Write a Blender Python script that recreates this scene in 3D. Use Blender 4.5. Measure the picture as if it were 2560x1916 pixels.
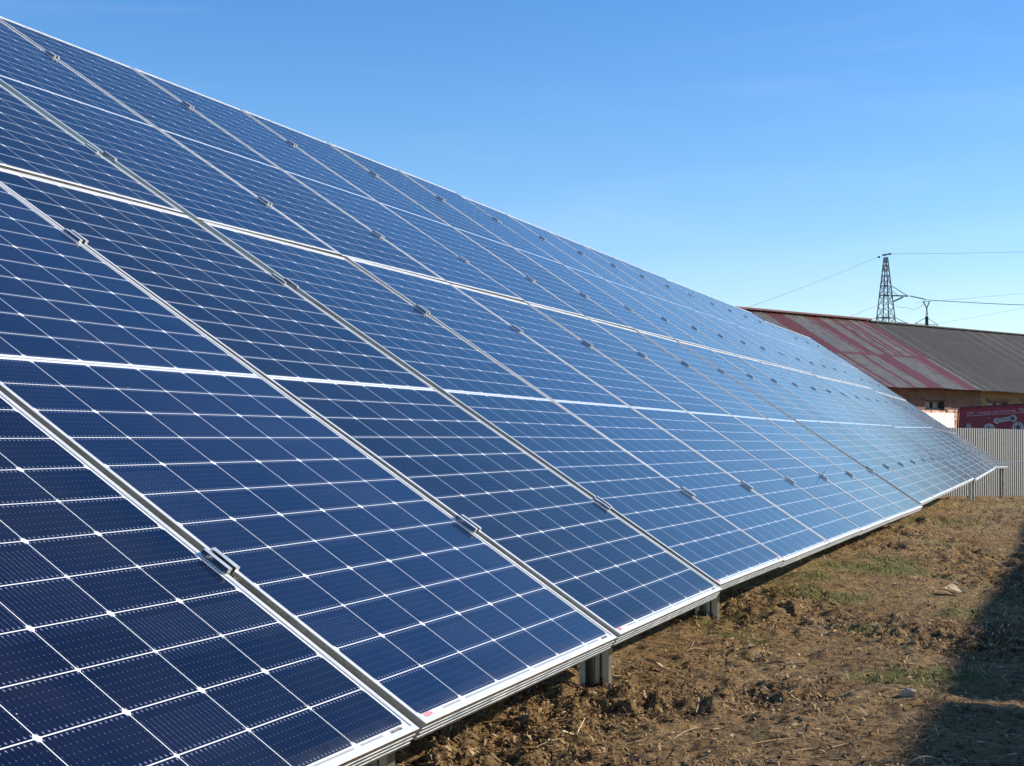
import bpy, math, random, numpy as np
from mathutils import Matrix, Vector

for _o in list(bpy.data.objects):
    bpy.data.objects.remove(_o, do_unlink=True)
SC = bpy.context.scene
COL = SC.collection
random.seed(7)
RNG = np.random.default_rng(11)
Z0 = 0.75                        # camera height above the near ground

# ------------------------------------------------------------------ camera
cam_d = bpy.data.cameras.new("camera")
cam = bpy.data.objects.new("camera", cam_d)
COL.objects.link(cam)
SC.camera = cam
CM = np.array([[0.99998140, 0.00609989, 0.0],
               [-0.00015914, 0.02608868, 0.99965962],
               [0.00609781, -0.99964102, 0.02608917]])      # image axes (right, down, forward) -> world
F = 3755.0
right, up, back = CM[:, 0], -CM[:, 1], -CM[:, 2]
cam.matrix_world = Matrix(((right[0], up[0], back[0], 0), (right[1], up[1], back[1], 0),
                           (right[2], up[2], back[2], Z0), (0, 0, 0, 1)))
cam_d.sensor_width = 36.0
cam_d.lens = F / 2560 * 36.0
cam_d.clip_start = 0.05
cam_d.clip_end = 6000

# ------------------------------------------------------------------ light
SUN_AZ, SUN_EL = math.radians(83.0), math.radians(28.0)
SDIR = Vector((math.sin(SUN_AZ) * math.cos(SUN_EL), math.cos(SUN_AZ) * math.cos(SUN_EL), math.sin(SUN_EL)))
W = bpy.data.worlds.new("World")
SC.world = W
W.use_nodes = True
wn, wl = W.node_tree.nodes, W.node_tree.links
wn.clear()
sky = wn.new("ShaderNodeTexSky")
sky.sky_type = 'NISHITA'
sky.sun_disc = False
sky.sun_elevation = SUN_EL
sky.sun_rotation = SUN_AZ
sky.altitude = 150
sky.air_density = 1.0
sky.dust_density = 0.25
sky.ozone_density = 2.6
bg = wn.new("ShaderNodeBackground")
bg.inputs[1].default_value = 0.125
wo = wn.new("ShaderNodeOutputWorld")
# very thin wisps of high cloud
tc = wn.new("ShaderNodeTexCoord")
mp = wn.new("ShaderNodeMapping")
mp.inputs['Scale'].default_value = (2.2, 2.2, 16.0)
mp.inputs['Rotation'].default_value = (0.0, 0.16, 0.3)
nz = wn.new("ShaderNodeTexNoise")
nz.inputs['Scale'].default_value = 2.0
nz.inputs['Detail'].default_value = 6.0
nz.inputs['Distortion'].default_value = 0.6
cr = wn.new("ShaderNodeMapRange")
cr.inputs['From Min'].default_value = 0.52
cr.inputs['From Max'].default_value = 0.80
cr.inputs['To Max'].default_value = 0.07
mx = wn.new("ShaderNodeMixRGB")
mx.inputs[2].default_value = (6.0, 6.6, 7.4, 1)
wl.new(tc.outputs['Generated'], mp.inputs[0]); wl.new(mp.outputs[0], nz.inputs['Vector'])
wl.new(nz.outputs['Fac'], cr.inputs['Value']); wl.new(cr.outputs[0], mx.inputs[0])
hs = wn.new("ShaderNodeHueSaturation")
hs.inputs['Saturation'].default_value = 1.30
wl.new(sky.outputs[0], hs.inputs['Color']); tint = wn.new("ShaderNodeMixRGB"); tint.blend_type = 'MULTIPLY'; tint.inputs[0].default_value = 1.0; tint.inputs[2].default_value = (1.02, 1.04, 1.16, 1)
wl.new(hs.outputs[0], tint.inputs[1]); wl.new(tint.outputs[0], mx.inputs[1]); wl.new(mx.outputs[0], bg.inputs[0]); wl.new(bg.outputs[0], wo.inputs[0])

sl = bpy.data.lights.new("sun", 'SUN')
sl.energy = 5.0
sl.angle = math.radians(0.53)
sl.color = (1.0, 0.93, 0.82)
sun = bpy.data.objects.new("sun", sl)
COL.objects.link(sun)
sun.rotation_euler = SDIR.to_track_quat('Z', 'Y').to_euler()
sun.location = (0, 0, 30)

SC.view_settings.view_transform = 'Standard'
SC.view_settings.look = 'None'
SC.view_settings.exposure = 0.35
SC.view_settings.gamma = 1.0
SC.render.engine = 'CYCLES'

# ------------------------------------------------------------------ helpers
def ray(x, y):
    """world direction of a photograph pixel, scaled so that its forward (Y) part is 1"""
    d = CM @ np.array([(x - 1280) / F, (y - 958) / F, 1.0])
    return d / d[1]

def at(x, y, dist):
    d = ray(x, y) * dist
    return Vector((d[0], d[1], d[2] + Z0))

def tag(o, label=None, cat=None, group=None, kind=None):
    if label: o['label'] = label
    if cat: o['category'] = cat
    if group: o['group'] = group
    if kind: o['kind'] = kind
    return o

def link(name, me, parent=None):
    o = bpy.data.objects.new(name, me)
    COL.objects.link(o)
    if parent is not None: o.parent = parent
    return o

def empty(name, loc=(0, 0, 0)):
    o = bpy.data.objects.new(name, None)
    o.empty_display_size = 0.2
    o.location = loc
    COL.objects.link(o)
    return o

class MB:
    """collects boxes, bars and tubes for ONE mesh"""
    def __init__(s): s.v, s.f, s.m = [], [], []
    def add(s, vs, fs, mi=0):
        b = len(s.v)
        s.v += [tuple(p) for p in vs]
        s.f += [tuple(b + i for i in f) for f in fs]
        s.m += [mi] * len(fs)
        return s
    def box(s, c, size, ax=None, mi=0):
        c = Vector(c); hx, hy, hz = [k / 2 for k in size]
        A = ax if ax else (Vector((1, 0, 0)), Vector((0, 1, 0)), Vector((0, 0, 1)))
        vs = [c + A[0] * sx * hx + A[1] * sy * hy + A[2] * sz * hz for sx in (-1, 1) for sy in (-1, 1) for sz in (-1, 1)]
        fs = [(0, 1, 3, 2), (4, 6, 7, 5), (0, 4, 5, 1), (2, 3, 7, 6), (0, 2, 6, 4), (1, 5, 7, 3)]
        return s.add(vs, fs, mi)
    def mm(s, lo, hi, mi=0):
        return s.box([(a + b) / 2 for a, b in zip(lo, hi)], [b - a for a, b in zip(lo, hi)], None, mi)
    def bar(s, p, q, w, h=None, upv=(0, 0, 1), mi=0):
        p, q = Vector(p), Vector(q); d = (q - p); L = d.length; d = d / L
        u_ = Vector(upv)
        if abs(u_.dot(d)) > .98: u_ = Vector((1, 0, 0))
        a = d.cross(u_).normalized(); b = a.cross(d).normalized()
        return s.box((p + q) / 2, (L, w, h or w), (d, a, b), mi)
    def tube(s, pts, r, n=6, mi=0, r2=None):
        pts = [Vector(p) for p in pts]; vs = []; k = len(pts)
        for i, p in enumerate(pts):
            d = (pts[min(i + 1, k - 1)] - pts[max(i - 1, 0)]).normalized()
            u_ = Vector((0, 0, 1)) if abs(d.z) < .95 else Vector((1, 0, 0))
            a = d.cross(u_).normalized(); b = a.cross(d)
            rr = r if r2 is None else r + (r2 - r) * i / (k - 1)
            vs += [p + (a * math.cos(2 * math.pi * j / n) + b * math.sin(2 * math.pi * j / n)) * rr for j in range(n)]
        fs = [(i * n + j, i * n + (j + 1) % n, (i + 1) * n + (j + 1) % n, (i + 1) * n + j) for i in range(k - 1) for j in range(n)]
        fs += [tuple(range(n))[::-1], tuple(range((k - 1) * n, k * n))]
        return s.add(vs, fs, mi)
    def mesh(s, name, mats):
        me = bpy.data.meshes.new(name)
        me.from_pydata(s.v, [], s.f)
        for m in (mats if isinstance(mats, (list, tuple)) else [mats]): me.materials.append(m)
        me.polygons.foreach_set('material_index', s.m)
        me.update()
        return me
    def build(s, name, mats, parent=None):
        return link(name, s.mesh(name, mats), parent)

# ---- material node helpers
class NT:
    def __init__(s, name, rough=0.6, metal=0.0, col=(.5, .5, .5)):
        s.m = bpy.data.materials.new(name); s.m.use_nodes = True
        s.n = s.m.node_tree.nodes; s.l = s.m.node_tree.links
        s.b = s.n['Principled BSDF']
        s.b.inputs['Roughness'].default_value = rough
        s.b.inputs['Metallic'].default_value = metal
        s.b.inputs['Base Color'].default_value = (*col, 1)
    def put(s, sock, v):
        if hasattr(v, 'is_output') or hasattr(v, 'links'): s.l.new(v, sock)
        elif isinstance(v, (tuple, list)): sock.default_value = (*v, 1) if len(v) == 3 and len(sock.default_value) == 4 else v
        else: sock.default_value = v
    def math(s, op, a, b=None, c=None, clamp=False):
        n = s.n.new('ShaderNodeMath'); n.operation = op; n.use_clamp = clamp
        s.put(n.inputs[0], a)
        if b is not None: s.put(n.inputs[1], b)
        if c is not None: s.put(n.inputs[2], c)
        return n.outputs[0]
    def mix(s, f, a, b, mode='MIX'):
        n = s.n.new('ShaderNodeMixRGB'); n.blend_type = mode
        s.put(n.inputs[0], f); s.put(n.inputs[1], a); s.put(n.inputs[2], b)
        return n.outputs[0]
    def coord(s, kind='Object', scale=None, rot=None):
        o = s.n.new('ShaderNodeTexCoord').outputs[kind]
        if scale is not None or rot is not None:
            m = s.n.new('ShaderNodeMapping')
            if scale is not None: m.inputs['Scale'].default_value = scale
            if rot is not None: m.inputs['Rotation'].default_value = rot
            s.l.new(o, m.inputs[0]); o = m.outputs[0]
        return o
    def noise(s, vec, scale, detail=4.0, rough=0.55, dist=0.0):
        n = s.n.new('ShaderNodeTexNoise')
        s.l.new(vec, n.inputs['Vector'])
        n.inputs['Scale'].default_value = scale; n.inputs['Detail'].default_value = detail
        n.inputs['Roughness'].default_value = rough; n.inputs['Distortion'].default_value = dist
        return n.outputs['Fac']
    def ramp(s, v, a, b, lo=0.0, hi=1.0):
        n = s.n.new('ShaderNodeMapRange'); n.clamp = True
        s.put(n.inputs['Value'], v)
        n.inputs['From Min'].default_value = a; n.inputs['From Max'].default_value = b
        n.inputs['To Min'].default_value = lo; n.inputs['To Max'].default_value = hi
        return n.outputs[0]
    def sep(s, vec):
        n = s.n.new('ShaderNodeSeparateXYZ'); s.l.new(vec, n.inputs[0]); return n.outputs
    def bump(s, h, strength=0.3, dist=0.01):
        n = s.n.new('ShaderNodeBump'); n.inputs['Strength'].default_value = strength
        n.inputs['Distance'].default_value = dist
        s.l.new(h, n.inputs['Height']); s.l.new(n.outputs[0], s.b.inputs['Normal'])
    def color(s, c): s.put(s.b.inputs['Base Color'], c); return s
    def rough(s, r): s.put(s.b.inputs['Roughness'], r); return s

def plain(name, col, rough=0.6, metal=0.0, var=0.15, scale=8.0):
    t = NT(name, rough, metal, col)
    if var:
        f = t.noise(t.coord('Object'), scale, 5)
        c1 = tuple(k * (1 - var) for k in col); c2 = tuple(min(1, k * (1 + var)) for k in col)
        t.color(t.mix(t.ramp(f, .3, .7), c1, c2))
    return t.m

# ------------------------------------------------------------------ materials of the solar tables
MW, MH = 1.134, 2.279            # module width and height
PW = 1.154                       # column pitch
GAPV = 0.02

def mat_cells():
    t = NT('half_cut_cells', 0.16)
    t.b.inputs['IOR'].default_value = 1.5
    co = t.coord('Object'); X, Y, Z = t.sep(co)
    cp, rp, gap = 0.1835, 0.0925, 0.0019
    xx = t.math('SUBTRACT', X, (MW - 6 * cp) / 2)
    a = t.math('SUBTRACT', t.math('ABSOLUTE', t.math('SUBTRACT', Y, MH / 2)), 0.0085)
    cu = t.math('DIVIDE', xx, cp); cv = t.math('DIVIDE', a, rp)
    fu = t.math('FRACT', cu); fv = t.math('FRACT', cv)
    # distance in metres to the nearest lattice line
    du = t.math('MULTIPLY', t.math('MINIMUM', fu, t.math('SUBTRACT', 1.0, fu)), cp)
    dv = t.math('MULTIPLY', t.math('MINIMUM', fv, t.math('SUBTRACT', 1.0, fv)), rp)
    inu = t.math('GREATER_THAN', du, 0.0009); inv = t.math('GREATER_THAN', dv, gap / 2)
    fw = t.math('FRACT', t.math('MULTIPLY', cv, 0.5))
    dw = t.math('MULTIPLY', t.math('MINIMUM', fw, t.math('SUBTRACT', 1.0, fw)), 2 * rp)
    cham = t.math('MULTIPLY', t.math('GREATER_THAN', t.math('ADD', du, dw), 0.0088), t.math('GREATER_THAN', t.math('ADD', du, dv), 0.0060))
    m = t.math('MULTIPLY', t.math('MULTIPLY', inu, inv), cham)
    for v, lo, hi in ((cu, 0.0, 6.0), (cv, 0.0, 12.0)):
        m = t.math('MULTIPLY', m, t.math('GREATER_THAN', v, lo))
        m = t.math('MULTIPLY', m, t.math('LESS_THAN', v, hi))
    # per cell random
    comb = t.n.new('ShaderNodeCombineXYZ')
    t.l.new(t.math('FLOOR', cu), comb.inputs[0])
    t.l.new(t.math('FLOOR', t.math('DIVIDE', Y, rp)), comb.inputs[1])
    oi = t.n.new('ShaderNodeObjectInfo')
    t.l.new(t.math('MULTIPLY', oi.outputs['Random'], 97.0), comb.inputs[2])
    wnz = t.n.new('ShaderNodeTexWhiteNoise'); t.l.new(comb.outputs[0], wnz.inputs[0])
    rnd = wnz.outputs['Value']
    # busbar wires with solder pads
    fb = t.math('FRACT', t.math('MULTIPLY', fu, 16.0))
    db = t.math('MULTIPLY', t.math('ABSOLUTE', t.math('SUBTRACT', fb, 0.5)), cp / 16)
    fp = t.math('FRACT', t.math('MULTIPLY', fv, 6.0))
    dp = t.math('MULTIPLY', t.math('ABSOLUTE', t.math('SUBTRACT', fp, 0.5)), rp / 6)
    pad = t.math('LESS_THAN', t.math('ADD', db, dp), 0.0011)
    edge = t.math('MULTIPLY', t.math('LESS_THAN', t.math('ADD', db, t.math('ABSOLUTE', t.math('SUBTRACT', dv, 0.0055))), 0.0022), 1.0)
    wire = t.math('LESS_THAN', db, 0.00022)
    hatch = t.math('MULTIPLY', wire, t.ramp(rnd, 0.82, 1.0, 0.12, 0.75))
    pads = t.math('MAXIMUM', t.math('MULTIPLY', pad, 0.55), t.math('MULTIPLY', edge, 0.8))
    pads = t.math('MAXIMUM', pads, hatch)
    cell = t.mix(rnd, (0.0012, 0.0022, 0.0125), (0.0021, 0.0041, 0.0195))
    cell = t.mix(t.ramp(oi.outputs['Random'], 0, 1, 0, .6), cell, (0.0030, 0.0085, 0.040))
    cell = t.mix(t.math('MULTIPLY', pads, 0.62), cell, (0.34, 0.38, 0.52))
    # backsheet with ribbons
    rb = t.math('LESS_THAN', t.math('ABSOLUTE', t.math('SUBTRACT', t.math('ABSOLUTE', t.math('SUBTRACT', Y, MH / 2)), MH / 2 - 0.0165)), 0.0021)
    seg = t.math('MULTIPLY', t.math('GREATER_THAN', xx, 0.09), t.math('LESS_THAN', xx, 1.01))
    cut = t.math('GREATER_THAN', t.math('ABSOLUTE', t.math('SUBTRACT', t.math('FRACT', t.math('MULTIPLY', cu, 0.5)), 0.5)), 0.03)
    rb = t.math('MULTIPLY', t.math('MULTIPLY', rb, seg), cut)
    rc = t.math('LESS_THAN', t.math('ABSOLUTE', t.math('SUBTRACT', Y, MH / 2)), 0.0022)
    back = t.mix(t.math('MAXIMUM', rb, rc), (0.78, 0.79, 0.80), (0.36, 0.38, 0.38))
    col = t.mix(m, back, cell)
    # dust specks and a thin film of dust
    vor = t.n.new('ShaderNodeTexVoronoi'); vor.inputs['Scale'].default_value = 30.0
    t.l.new(co, vor.inputs['Vector'])
    spk = t.math('LESS_THAN', vor.outputs['Distance'], t.ramp(t.noise(co, 6.0, 2), .52, .75, 0.0, 0.085))
    col = t.mix(t.math('MULTIPLY', spk, 0.7), col, (0.55, 0.55, 0.55))
    film = t.noise(co, 2.5, 6, .7)
    col = t.mix(t.ramp(film, .35, .8, 0.0, 0.022), col, (0.5, 0.46, 0.40))
    low = t.math('MULTIPLY', t.ramp(Y, .012, .050, 1.0, 0.0), t.ramp(t.noise(co, 9.0, 5, .7), .35, .7, .02, .22))
    col = t.mix(low, col, (0.30, 0.26, 0.20))
    t.color(col)
    t.put(t.b.inputs['Specular IOR Level'], t.ramp(oi.outputs['Random'], 0, 1, 0.14, 0.42))
    t.rough(t.ramp(film, .3, .8, 0.09, 0.19))
    return t.m

def mat_alu(name='anodised_aluminium', col=(0.86, 0.84, 0.79), rough=0.45, metal=0.5):
    t = NT(name, rough, metal, col)
    co = t.coord('Object')
    f = t.noise(co, 14.0, 6, .65)
    t.color(t.mix(t.ramp(f, .3, .75), tuple(k * .93 for k in col), col))
    t.rough(t.ramp(f, .3, .7, rough - .06, rough + .1))
    return t.m

M_CELL = mat_cells()
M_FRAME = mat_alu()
M_SIDE_SHADED = mat_alu('frame_side_shaded', (0.68, 0.67, 0.62), 0.33, 1.0)  # same frame metal, coloured darker so sides and module gaps look shaded
M_CSIDE_SHADED = mat_alu('clamp_side_shaded', (0.50, 0.51, 0.52), 0.16, 1.0)  # clamp metal again, its side faces darkened to stand in for shade
M_CLAMP = mat_alu('clamp_aluminium', (0.82, 0.82, 0.79), 0.38, 0.65)
M_BACK = plain('white_backsheet', (0.7, 0.7, 0.7), .5, 0, .05)
M_GALV = mat_alu('galvanised_steel', (0.42, 0.41, 0.36), 0.36, .92)
M_BLACKP = plain('black_rubber', (0.02, 0.02, 0.02), .7, 0, .1)
M_RED = plain('logo_red', (0.62, 0.03, 0.06), .5, 0, 0)
M_BAR = plain('barcode_black', (0.03, 0.03, 0.03), .5, 0, 0)
M_LABEL = plain('label_white', (0.72, 0.72, 0.70), .5, 0, 0)

# frame: a grooved profile swept round the module with mitred corners
def frame_mesh():
    prof = [(0.011, 0.0), (0.0006, 0.0), (0.0, -0.0006)]
    for k in range(3):
        z = -0.0085 - k * 0.0085
        prof += [(0.0, z), (0.0014, z - 0.0008), (0.0014, z - 0.0030), (0.0, z - 0.0038)]
    prof += [(0.0, -0.0350), (0.028, -0.0350), (0.028, -0.0335), (0.0018, -0.0335), (0.0018, -0.0075),
             (0.0110, -0.0075), (0.0110, -0.0070), (0.004, -0.0070), (0.004, -0.0024), (0.011, -0.0024)]
    n = len(prof); vs, fs = [], []
    for cx, cy, sx, sy in ((0, 0, 1, 1), (MW, 0, -1, 1), (MW, MH, -1, -1), (0, MH, 1, -1)):
        vs += [(cx + sx * d, cy + sy * d, z) for d, z in prof]
    for c in range(4):
        b, e = c * n, ((c + 1) % 4) * n
        for i in range(n):
            j = (i + 1) % n
            fs.append((b + i, b + j, e + j, e + i))
    m = MB(); m.add(vs, fs)
    me = m.mesh('frame', [M_FRAME, M_SIDE_SHADED])
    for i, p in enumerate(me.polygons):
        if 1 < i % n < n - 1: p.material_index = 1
    return me

def sheet_mesh():
    m = MB()
    m.mm((0.006, 0.006, -0.0066), (MW - 0.006, MH - 0.006, -0.0028))
    me = m.mesh('solar_panel', [M_CELL, M_BACK])
    me.polygons[4].material_index = 0
    for p in me.polygons:
        p.material_index = 0 if p.normal.z > .9 else 1
    return me

def text_mesh(txt, size, mat, name='text', shear=0.0, extrude=0.0004, bold=0.0, space=1.0):
    cu = bpy.data.curves.new('tmp', 'FONT'); cu.body = txt; cu.size = size; cu.extrude = extrude
    cu.shear = shear; cu.offset = bold; cu.space_character = space; cu.resolution_u = 3
    o = bpy.data.objects.new('tmp', cu); COL.objects.link(o)
    dg = bpy.context.evaluated_depsgraph_get()
    me = bpy.data.meshes.new_from_object(o.evaluated_get(dg)); me.name = name
    bpy.data.objects.remove(o, do_unlink=True)
    me.materials.clear(); me.materials.append(mat)
    return me

ME_FRAME, ME_SHEET = frame_mesh(), sheet_mesh()
ME_LOGO = text_mesh('RISEN', 0.0125, M_RED, 'red_logo', 0, 0.0001, 0.0003, 1.05)
def barcode_mesh():
    m = MB()
    m.mm((0, 0, 0), (0.052, 0.0085, 0.0003), 0)
    x = 0.003; r = random.Random(3)
    while x < 0.046:
        w = r.choice((.0008, .0014, .0022)); m.mm((x, 0.001, 0.0003), (x + w, 0.0055, 0.0005), 1); x += w + r.choice((.0008, .0014))
    m.mm((0.003, 0.0063, 0.0003), (0.046, 0.0074, 0.0005), 1)
    return m.mesh('barcode_label', [M_LABEL, M_BAR])
ME_BARC = barcode_mesh()

def mid_clamp_mesh():
    # hat section over two frames, 60 mm long along v; origin at gap centre on the frame top
    m = MB(); L = 0.030
    m.mm((-0.0195, -L, 0.0), (-0.0085, L, 0.0085))
    m.mm((0.0085, -L, 0.0), (0.0195, L, 0.0085))
    m.mm((-0.0085, -L, -0.022), (-0.0065, L, 0.0082))
    m.mm((0.0065, -L, -0.022), (0.0085, L, 0.0082))
    m.mm((-0.0065, -L, -0.022), (0.0065, L, -0.019))
    vs = []
    for z in (-0.019, -0.008):
        vs += [(0.0052 * math.cos(k * math.pi / 3), 0.0052 * math.sin(k * math.pi / 3), z) for k in range(6)]
    m.add(vs, [(k, (k + 1) % 6, 6 + (k + 1) % 6, 6 + k) for k in range(6)] + [tuple(range(6, 12))])
    me = m.mesh('mid_clamp', [M_CLAMP, M_CSIDE_SHADED])
    for p in me.polygons:
        if abs(p.normal.x) > .7: p.material_index = 1
    return me
def end_clamp_mesh():
    m = MB(); L = 0.030
    m.mm((0.0015, -L, 0.0), (0.0115, L, 0.005))
    m.mm((-0.0015, -L, -0.033), (0.0015, L, 0.005))
    m.mm((-0.022, -L, -0.035), (-0.0015, L, -0.032))
    vs = []
    for z in (-0.032, -0.022):
        vs += [(-0.011 + 0.0055 * math.cos(k * math.pi / 3), 0.0055 * math.sin(k * math.pi / 3), z) for k in range(6)]
    m.add(vs, [(k, (k + 1) % 6, 6 + (k + 1) % 6, 6 + k) for k in range(6)] + [tuple(range(6, 12))])
    me = m.mesh('end_clamp', [M_CLAMP, M_CSIDE_SHADED])
    for p in me.polygons:
        if abs(p.normal.x) > .7: p.material_index = 1
    return me
ME_MID, ME_END = mid_clamp_mesh(), end_clamp_mesh()

# ------------------------------------------------------------------ ground height
GK = [(-60, -.70), (4.7, -.75), (15, -.92), (21.5, -1.085), (27, -1.34), (29.9, -1.475), (31.6, -1.55), (36, -1.75), (45, -1.95), (6000, -2.4)]
def gbase(y):
    return np.interp(y, [k[0] for k in GK], [k[1] for k in GK]) + Z0

def _hash(ix, iy, s):
    h = (ix.astype(np.int64) * 374761393 + iy.astype(np.int64) * 668265263 + s * 974711) & 0xFFFFFFFF
    h = ((h ^ (h >> 13)) * 1274126177) & 0xFFFFFFFF
    return ((h ^ (h >> 16)) & 0xFFFF) / 65535.0
def vnoise(x, y, s=0):
    ix, iy = np.floor(x), np.floor(y); fx, fy = x - ix, y - iy
    fx = fx * fx * (3 - 2 * fx); fy = fy * fy * (3 - 2 * fy)
    a, b = _hash(ix, iy, s), _hash(ix + 1, iy, s)
    c, d = _hash(ix, iy + 1, s), _hash(ix + 1, iy + 1, s)
    return (a + (b - a) * fx) * (1 - fy) + (c + (d - c) * fx) * fy
def fbm(x, y, w, octs, s=0, g=.5):
    r, a, t = 0, 1.0, 0
    for k in range(octs):
        r = r + a * (vnoise(x / w * 2 ** k + 17.3 * k, y / w * 2 ** k - 9.1 * k, s + k) - .5); t += a; a *= g
    return r / t
def clod_mask(x, y):
    return np.clip((fbm(x, y, .9, 3, 31) + .06) * 5, 0, 1)
def rut(x, y):
    """wheel ruts in front of the fence and the churned strip along the row"""
    q = (y - 0.84 * (x - 10.07) * 0.0) 
    r = np.exp(-((q - 23.6) / .35) ** 2) + np.exp(-((q - 25.0) / .3) ** 2)
    return r
def gdetail(x, y):
    m = clod_mask(x, y)
    h = fbm(x, y, 1.4, 3, 1) * .06
    h = h + (np.abs(fbm(x, y, .17, 3, 5)) * 2.0) * .060 * (0.22 + .78 * m)
    h = h + fbm(x, y, .055, 3, 9) * .070 * (.25 + .75 * m)
    pit = np.clip(-.10 - fbm(x, y, .10, 2, 44), 0, .25) * 4
    h = h - .030 * pit * (.3 + .7 * m)
    h = h - np.abs(fbm(x, y, .07, 2, 52)) * .045 * (.3 + .7 * m)
    # earth thrown up along the row
    dr = (x - .646) * .936 - (y - 4.745) * .3518
    h = h + .10 * np.exp(-((dr + .15) / .55) ** 2) * np.clip((y - 5.5) / 2.5, 0, 1) * np.clip((13.5 - y) / 2.0, 0, 1)
    h = h - .07 * rut(x, y) + rut(x, y) * fbm(x, y, .3, 3, 61) * .16
    return h
def gz(x, y):
    return gbase(y) + gdetail(x, y) - 0.012

# ------------------------------------------------------------------ solar tables
TABLES = [  # rotation columns (u along the row, v up the slope, n normal), origin of lower near corner, twist, columns
    ("near", [[0.34136, -0.784813, 0.517245], [0.939884, 0.290588, -0.179376], [-0.009529, 0.547383, 0.836828]], [-1.72156, -1.8698, -0.45851], -0.02237, 6),
    ("second", [[0.351992, -0.780843, 0.516126], [0.935952, 0.299377, -0.185383], [-0.009761, 0.548323, 0.83621]], [0.64601, 4.74502, -0.5261], 0.02128, 6),
    ("third", [[0.345995, -0.781383, 0.519354], [0.938209, 0.292408, -0.1851], [-0.007229, 0.551306, 0.834272]], [3.10656, 11.39227, -0.5928], -0.00445, 6),
    ("fourth", [[0.343248, -0.785762, 0.514548], [0.939239, 0.289173, -0.184959], [-0.003459, 0.54677, 0.837275]], [5.55856, 17.98069, -0.64757], -0.00731, 5),
    ("fifth", [[0.358301, -0.77674, 0.517972], [0.933424, 0.308985, -0.182338], [-0.018416, 0.54882, 0.835738]], [7.92329, 24.65477, -0.7002], 0.02035, 4),
]
T_LABEL = {
    "near": 'nearest solar table, cut off by the left edge, with large dark navy cells',
    "second": 'long mid-blue solar table between two dark table gaps, centre of the photo',
    "third": 'light blue solar table just beyond the wide dark gap',
    "fourth": 'pale solar table, second from the far end of the row',
    "fifth": 'greyish solar table at the far end of the row, against the grey fence',
}

def table_frame(T, cx, cy):
    """orthonormal frame of the module whose lower left corner is (cx,cy) in the table, following the table's slight twist"""
    R = np.array(T[1]); t = np.array(T[2]); Wt = T[4] * PW
    def P(u, v):
        n = T[3] * ((u - Wt / 2) / (Wt / 2)) * ((v - 2.3) / 2.3)
        return R @ np.array([u, v, n]) + t
    c = [P(cx, cy), P(cx + MW, cy), P(cx + MW, cy + MH), P(cx, cy + MH)]
    du = (c[1] - c[0]) + (c[2] - c[3]); dv = (c[3] - c[0]) + (c[2] - c[1])
    du /= np.linalg.norm(du); n = np.cross(du, dv); n /= np.linalg.norm(n); v = np.cross(n, du)
    o = sum(c) / 4 - du * MW / 2 - v * MH / 2
    return o, du, v, n, P

def mat4(o, a, b, c):
    return Matrix(((a[0], b[0], c[0], o[0]), (a[1], b[1], c[1], o[1]), (a[2], b[2], c[2], o[2] + Z0), (0, 0, 0, 1)))

def post_mesh(h, tilt_top):
    """ribbed C post: web across, lips toward the near side"""
    m = MB(); w, d, t = 0.082, 0.035, 0.003
    ribs = [(-w / 2, 0), (-.030, 0), (-.025, .010), (-.014, .010), (-.009, 0), (.005, 0), (.010, .010), (.021, .010), (.026, 0), (w / 2, 0)]
    path = [(-w / 2 + .014, -d), (-w / 2, -d)] + ribs + [(w / 2, -d), (w / 2 - .014, -d)]
    out = []
    n = len(path)
    for i, p in enumerate(path):
        a = Vector(path[max(i - 1, 0)]); b = Vector(path[min(i + 1, n - 1)]); dd = (b - a).normalized()
        out.append((p[0] - dd.y * t, p[1] + dd.x * t))
    loop = path + out[::-1]; k = len(loop)
    vs = [(x, y, -.5) for x, y in loop] + [(x, y, h) for x, y in loop]
    fs = [(i, (i + 1) % k, k + (i + 1) % k, k + i) for i in range(k)]
    fs += [(i, i + 1, k - 2 - i, k - 1 - i) for i in range(n - 1)]
    fs += [(k + i, k + k - 1 - i, k + k - 2 - i, k + i + 1) for i in range(n - 1)]
    m.add(vs, fs)
    for z in (h * .55, h * .8):
        m.box((0, -.004, z), (.016, .010, .016))
    return m.mesh('post', M_GALV)

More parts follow.
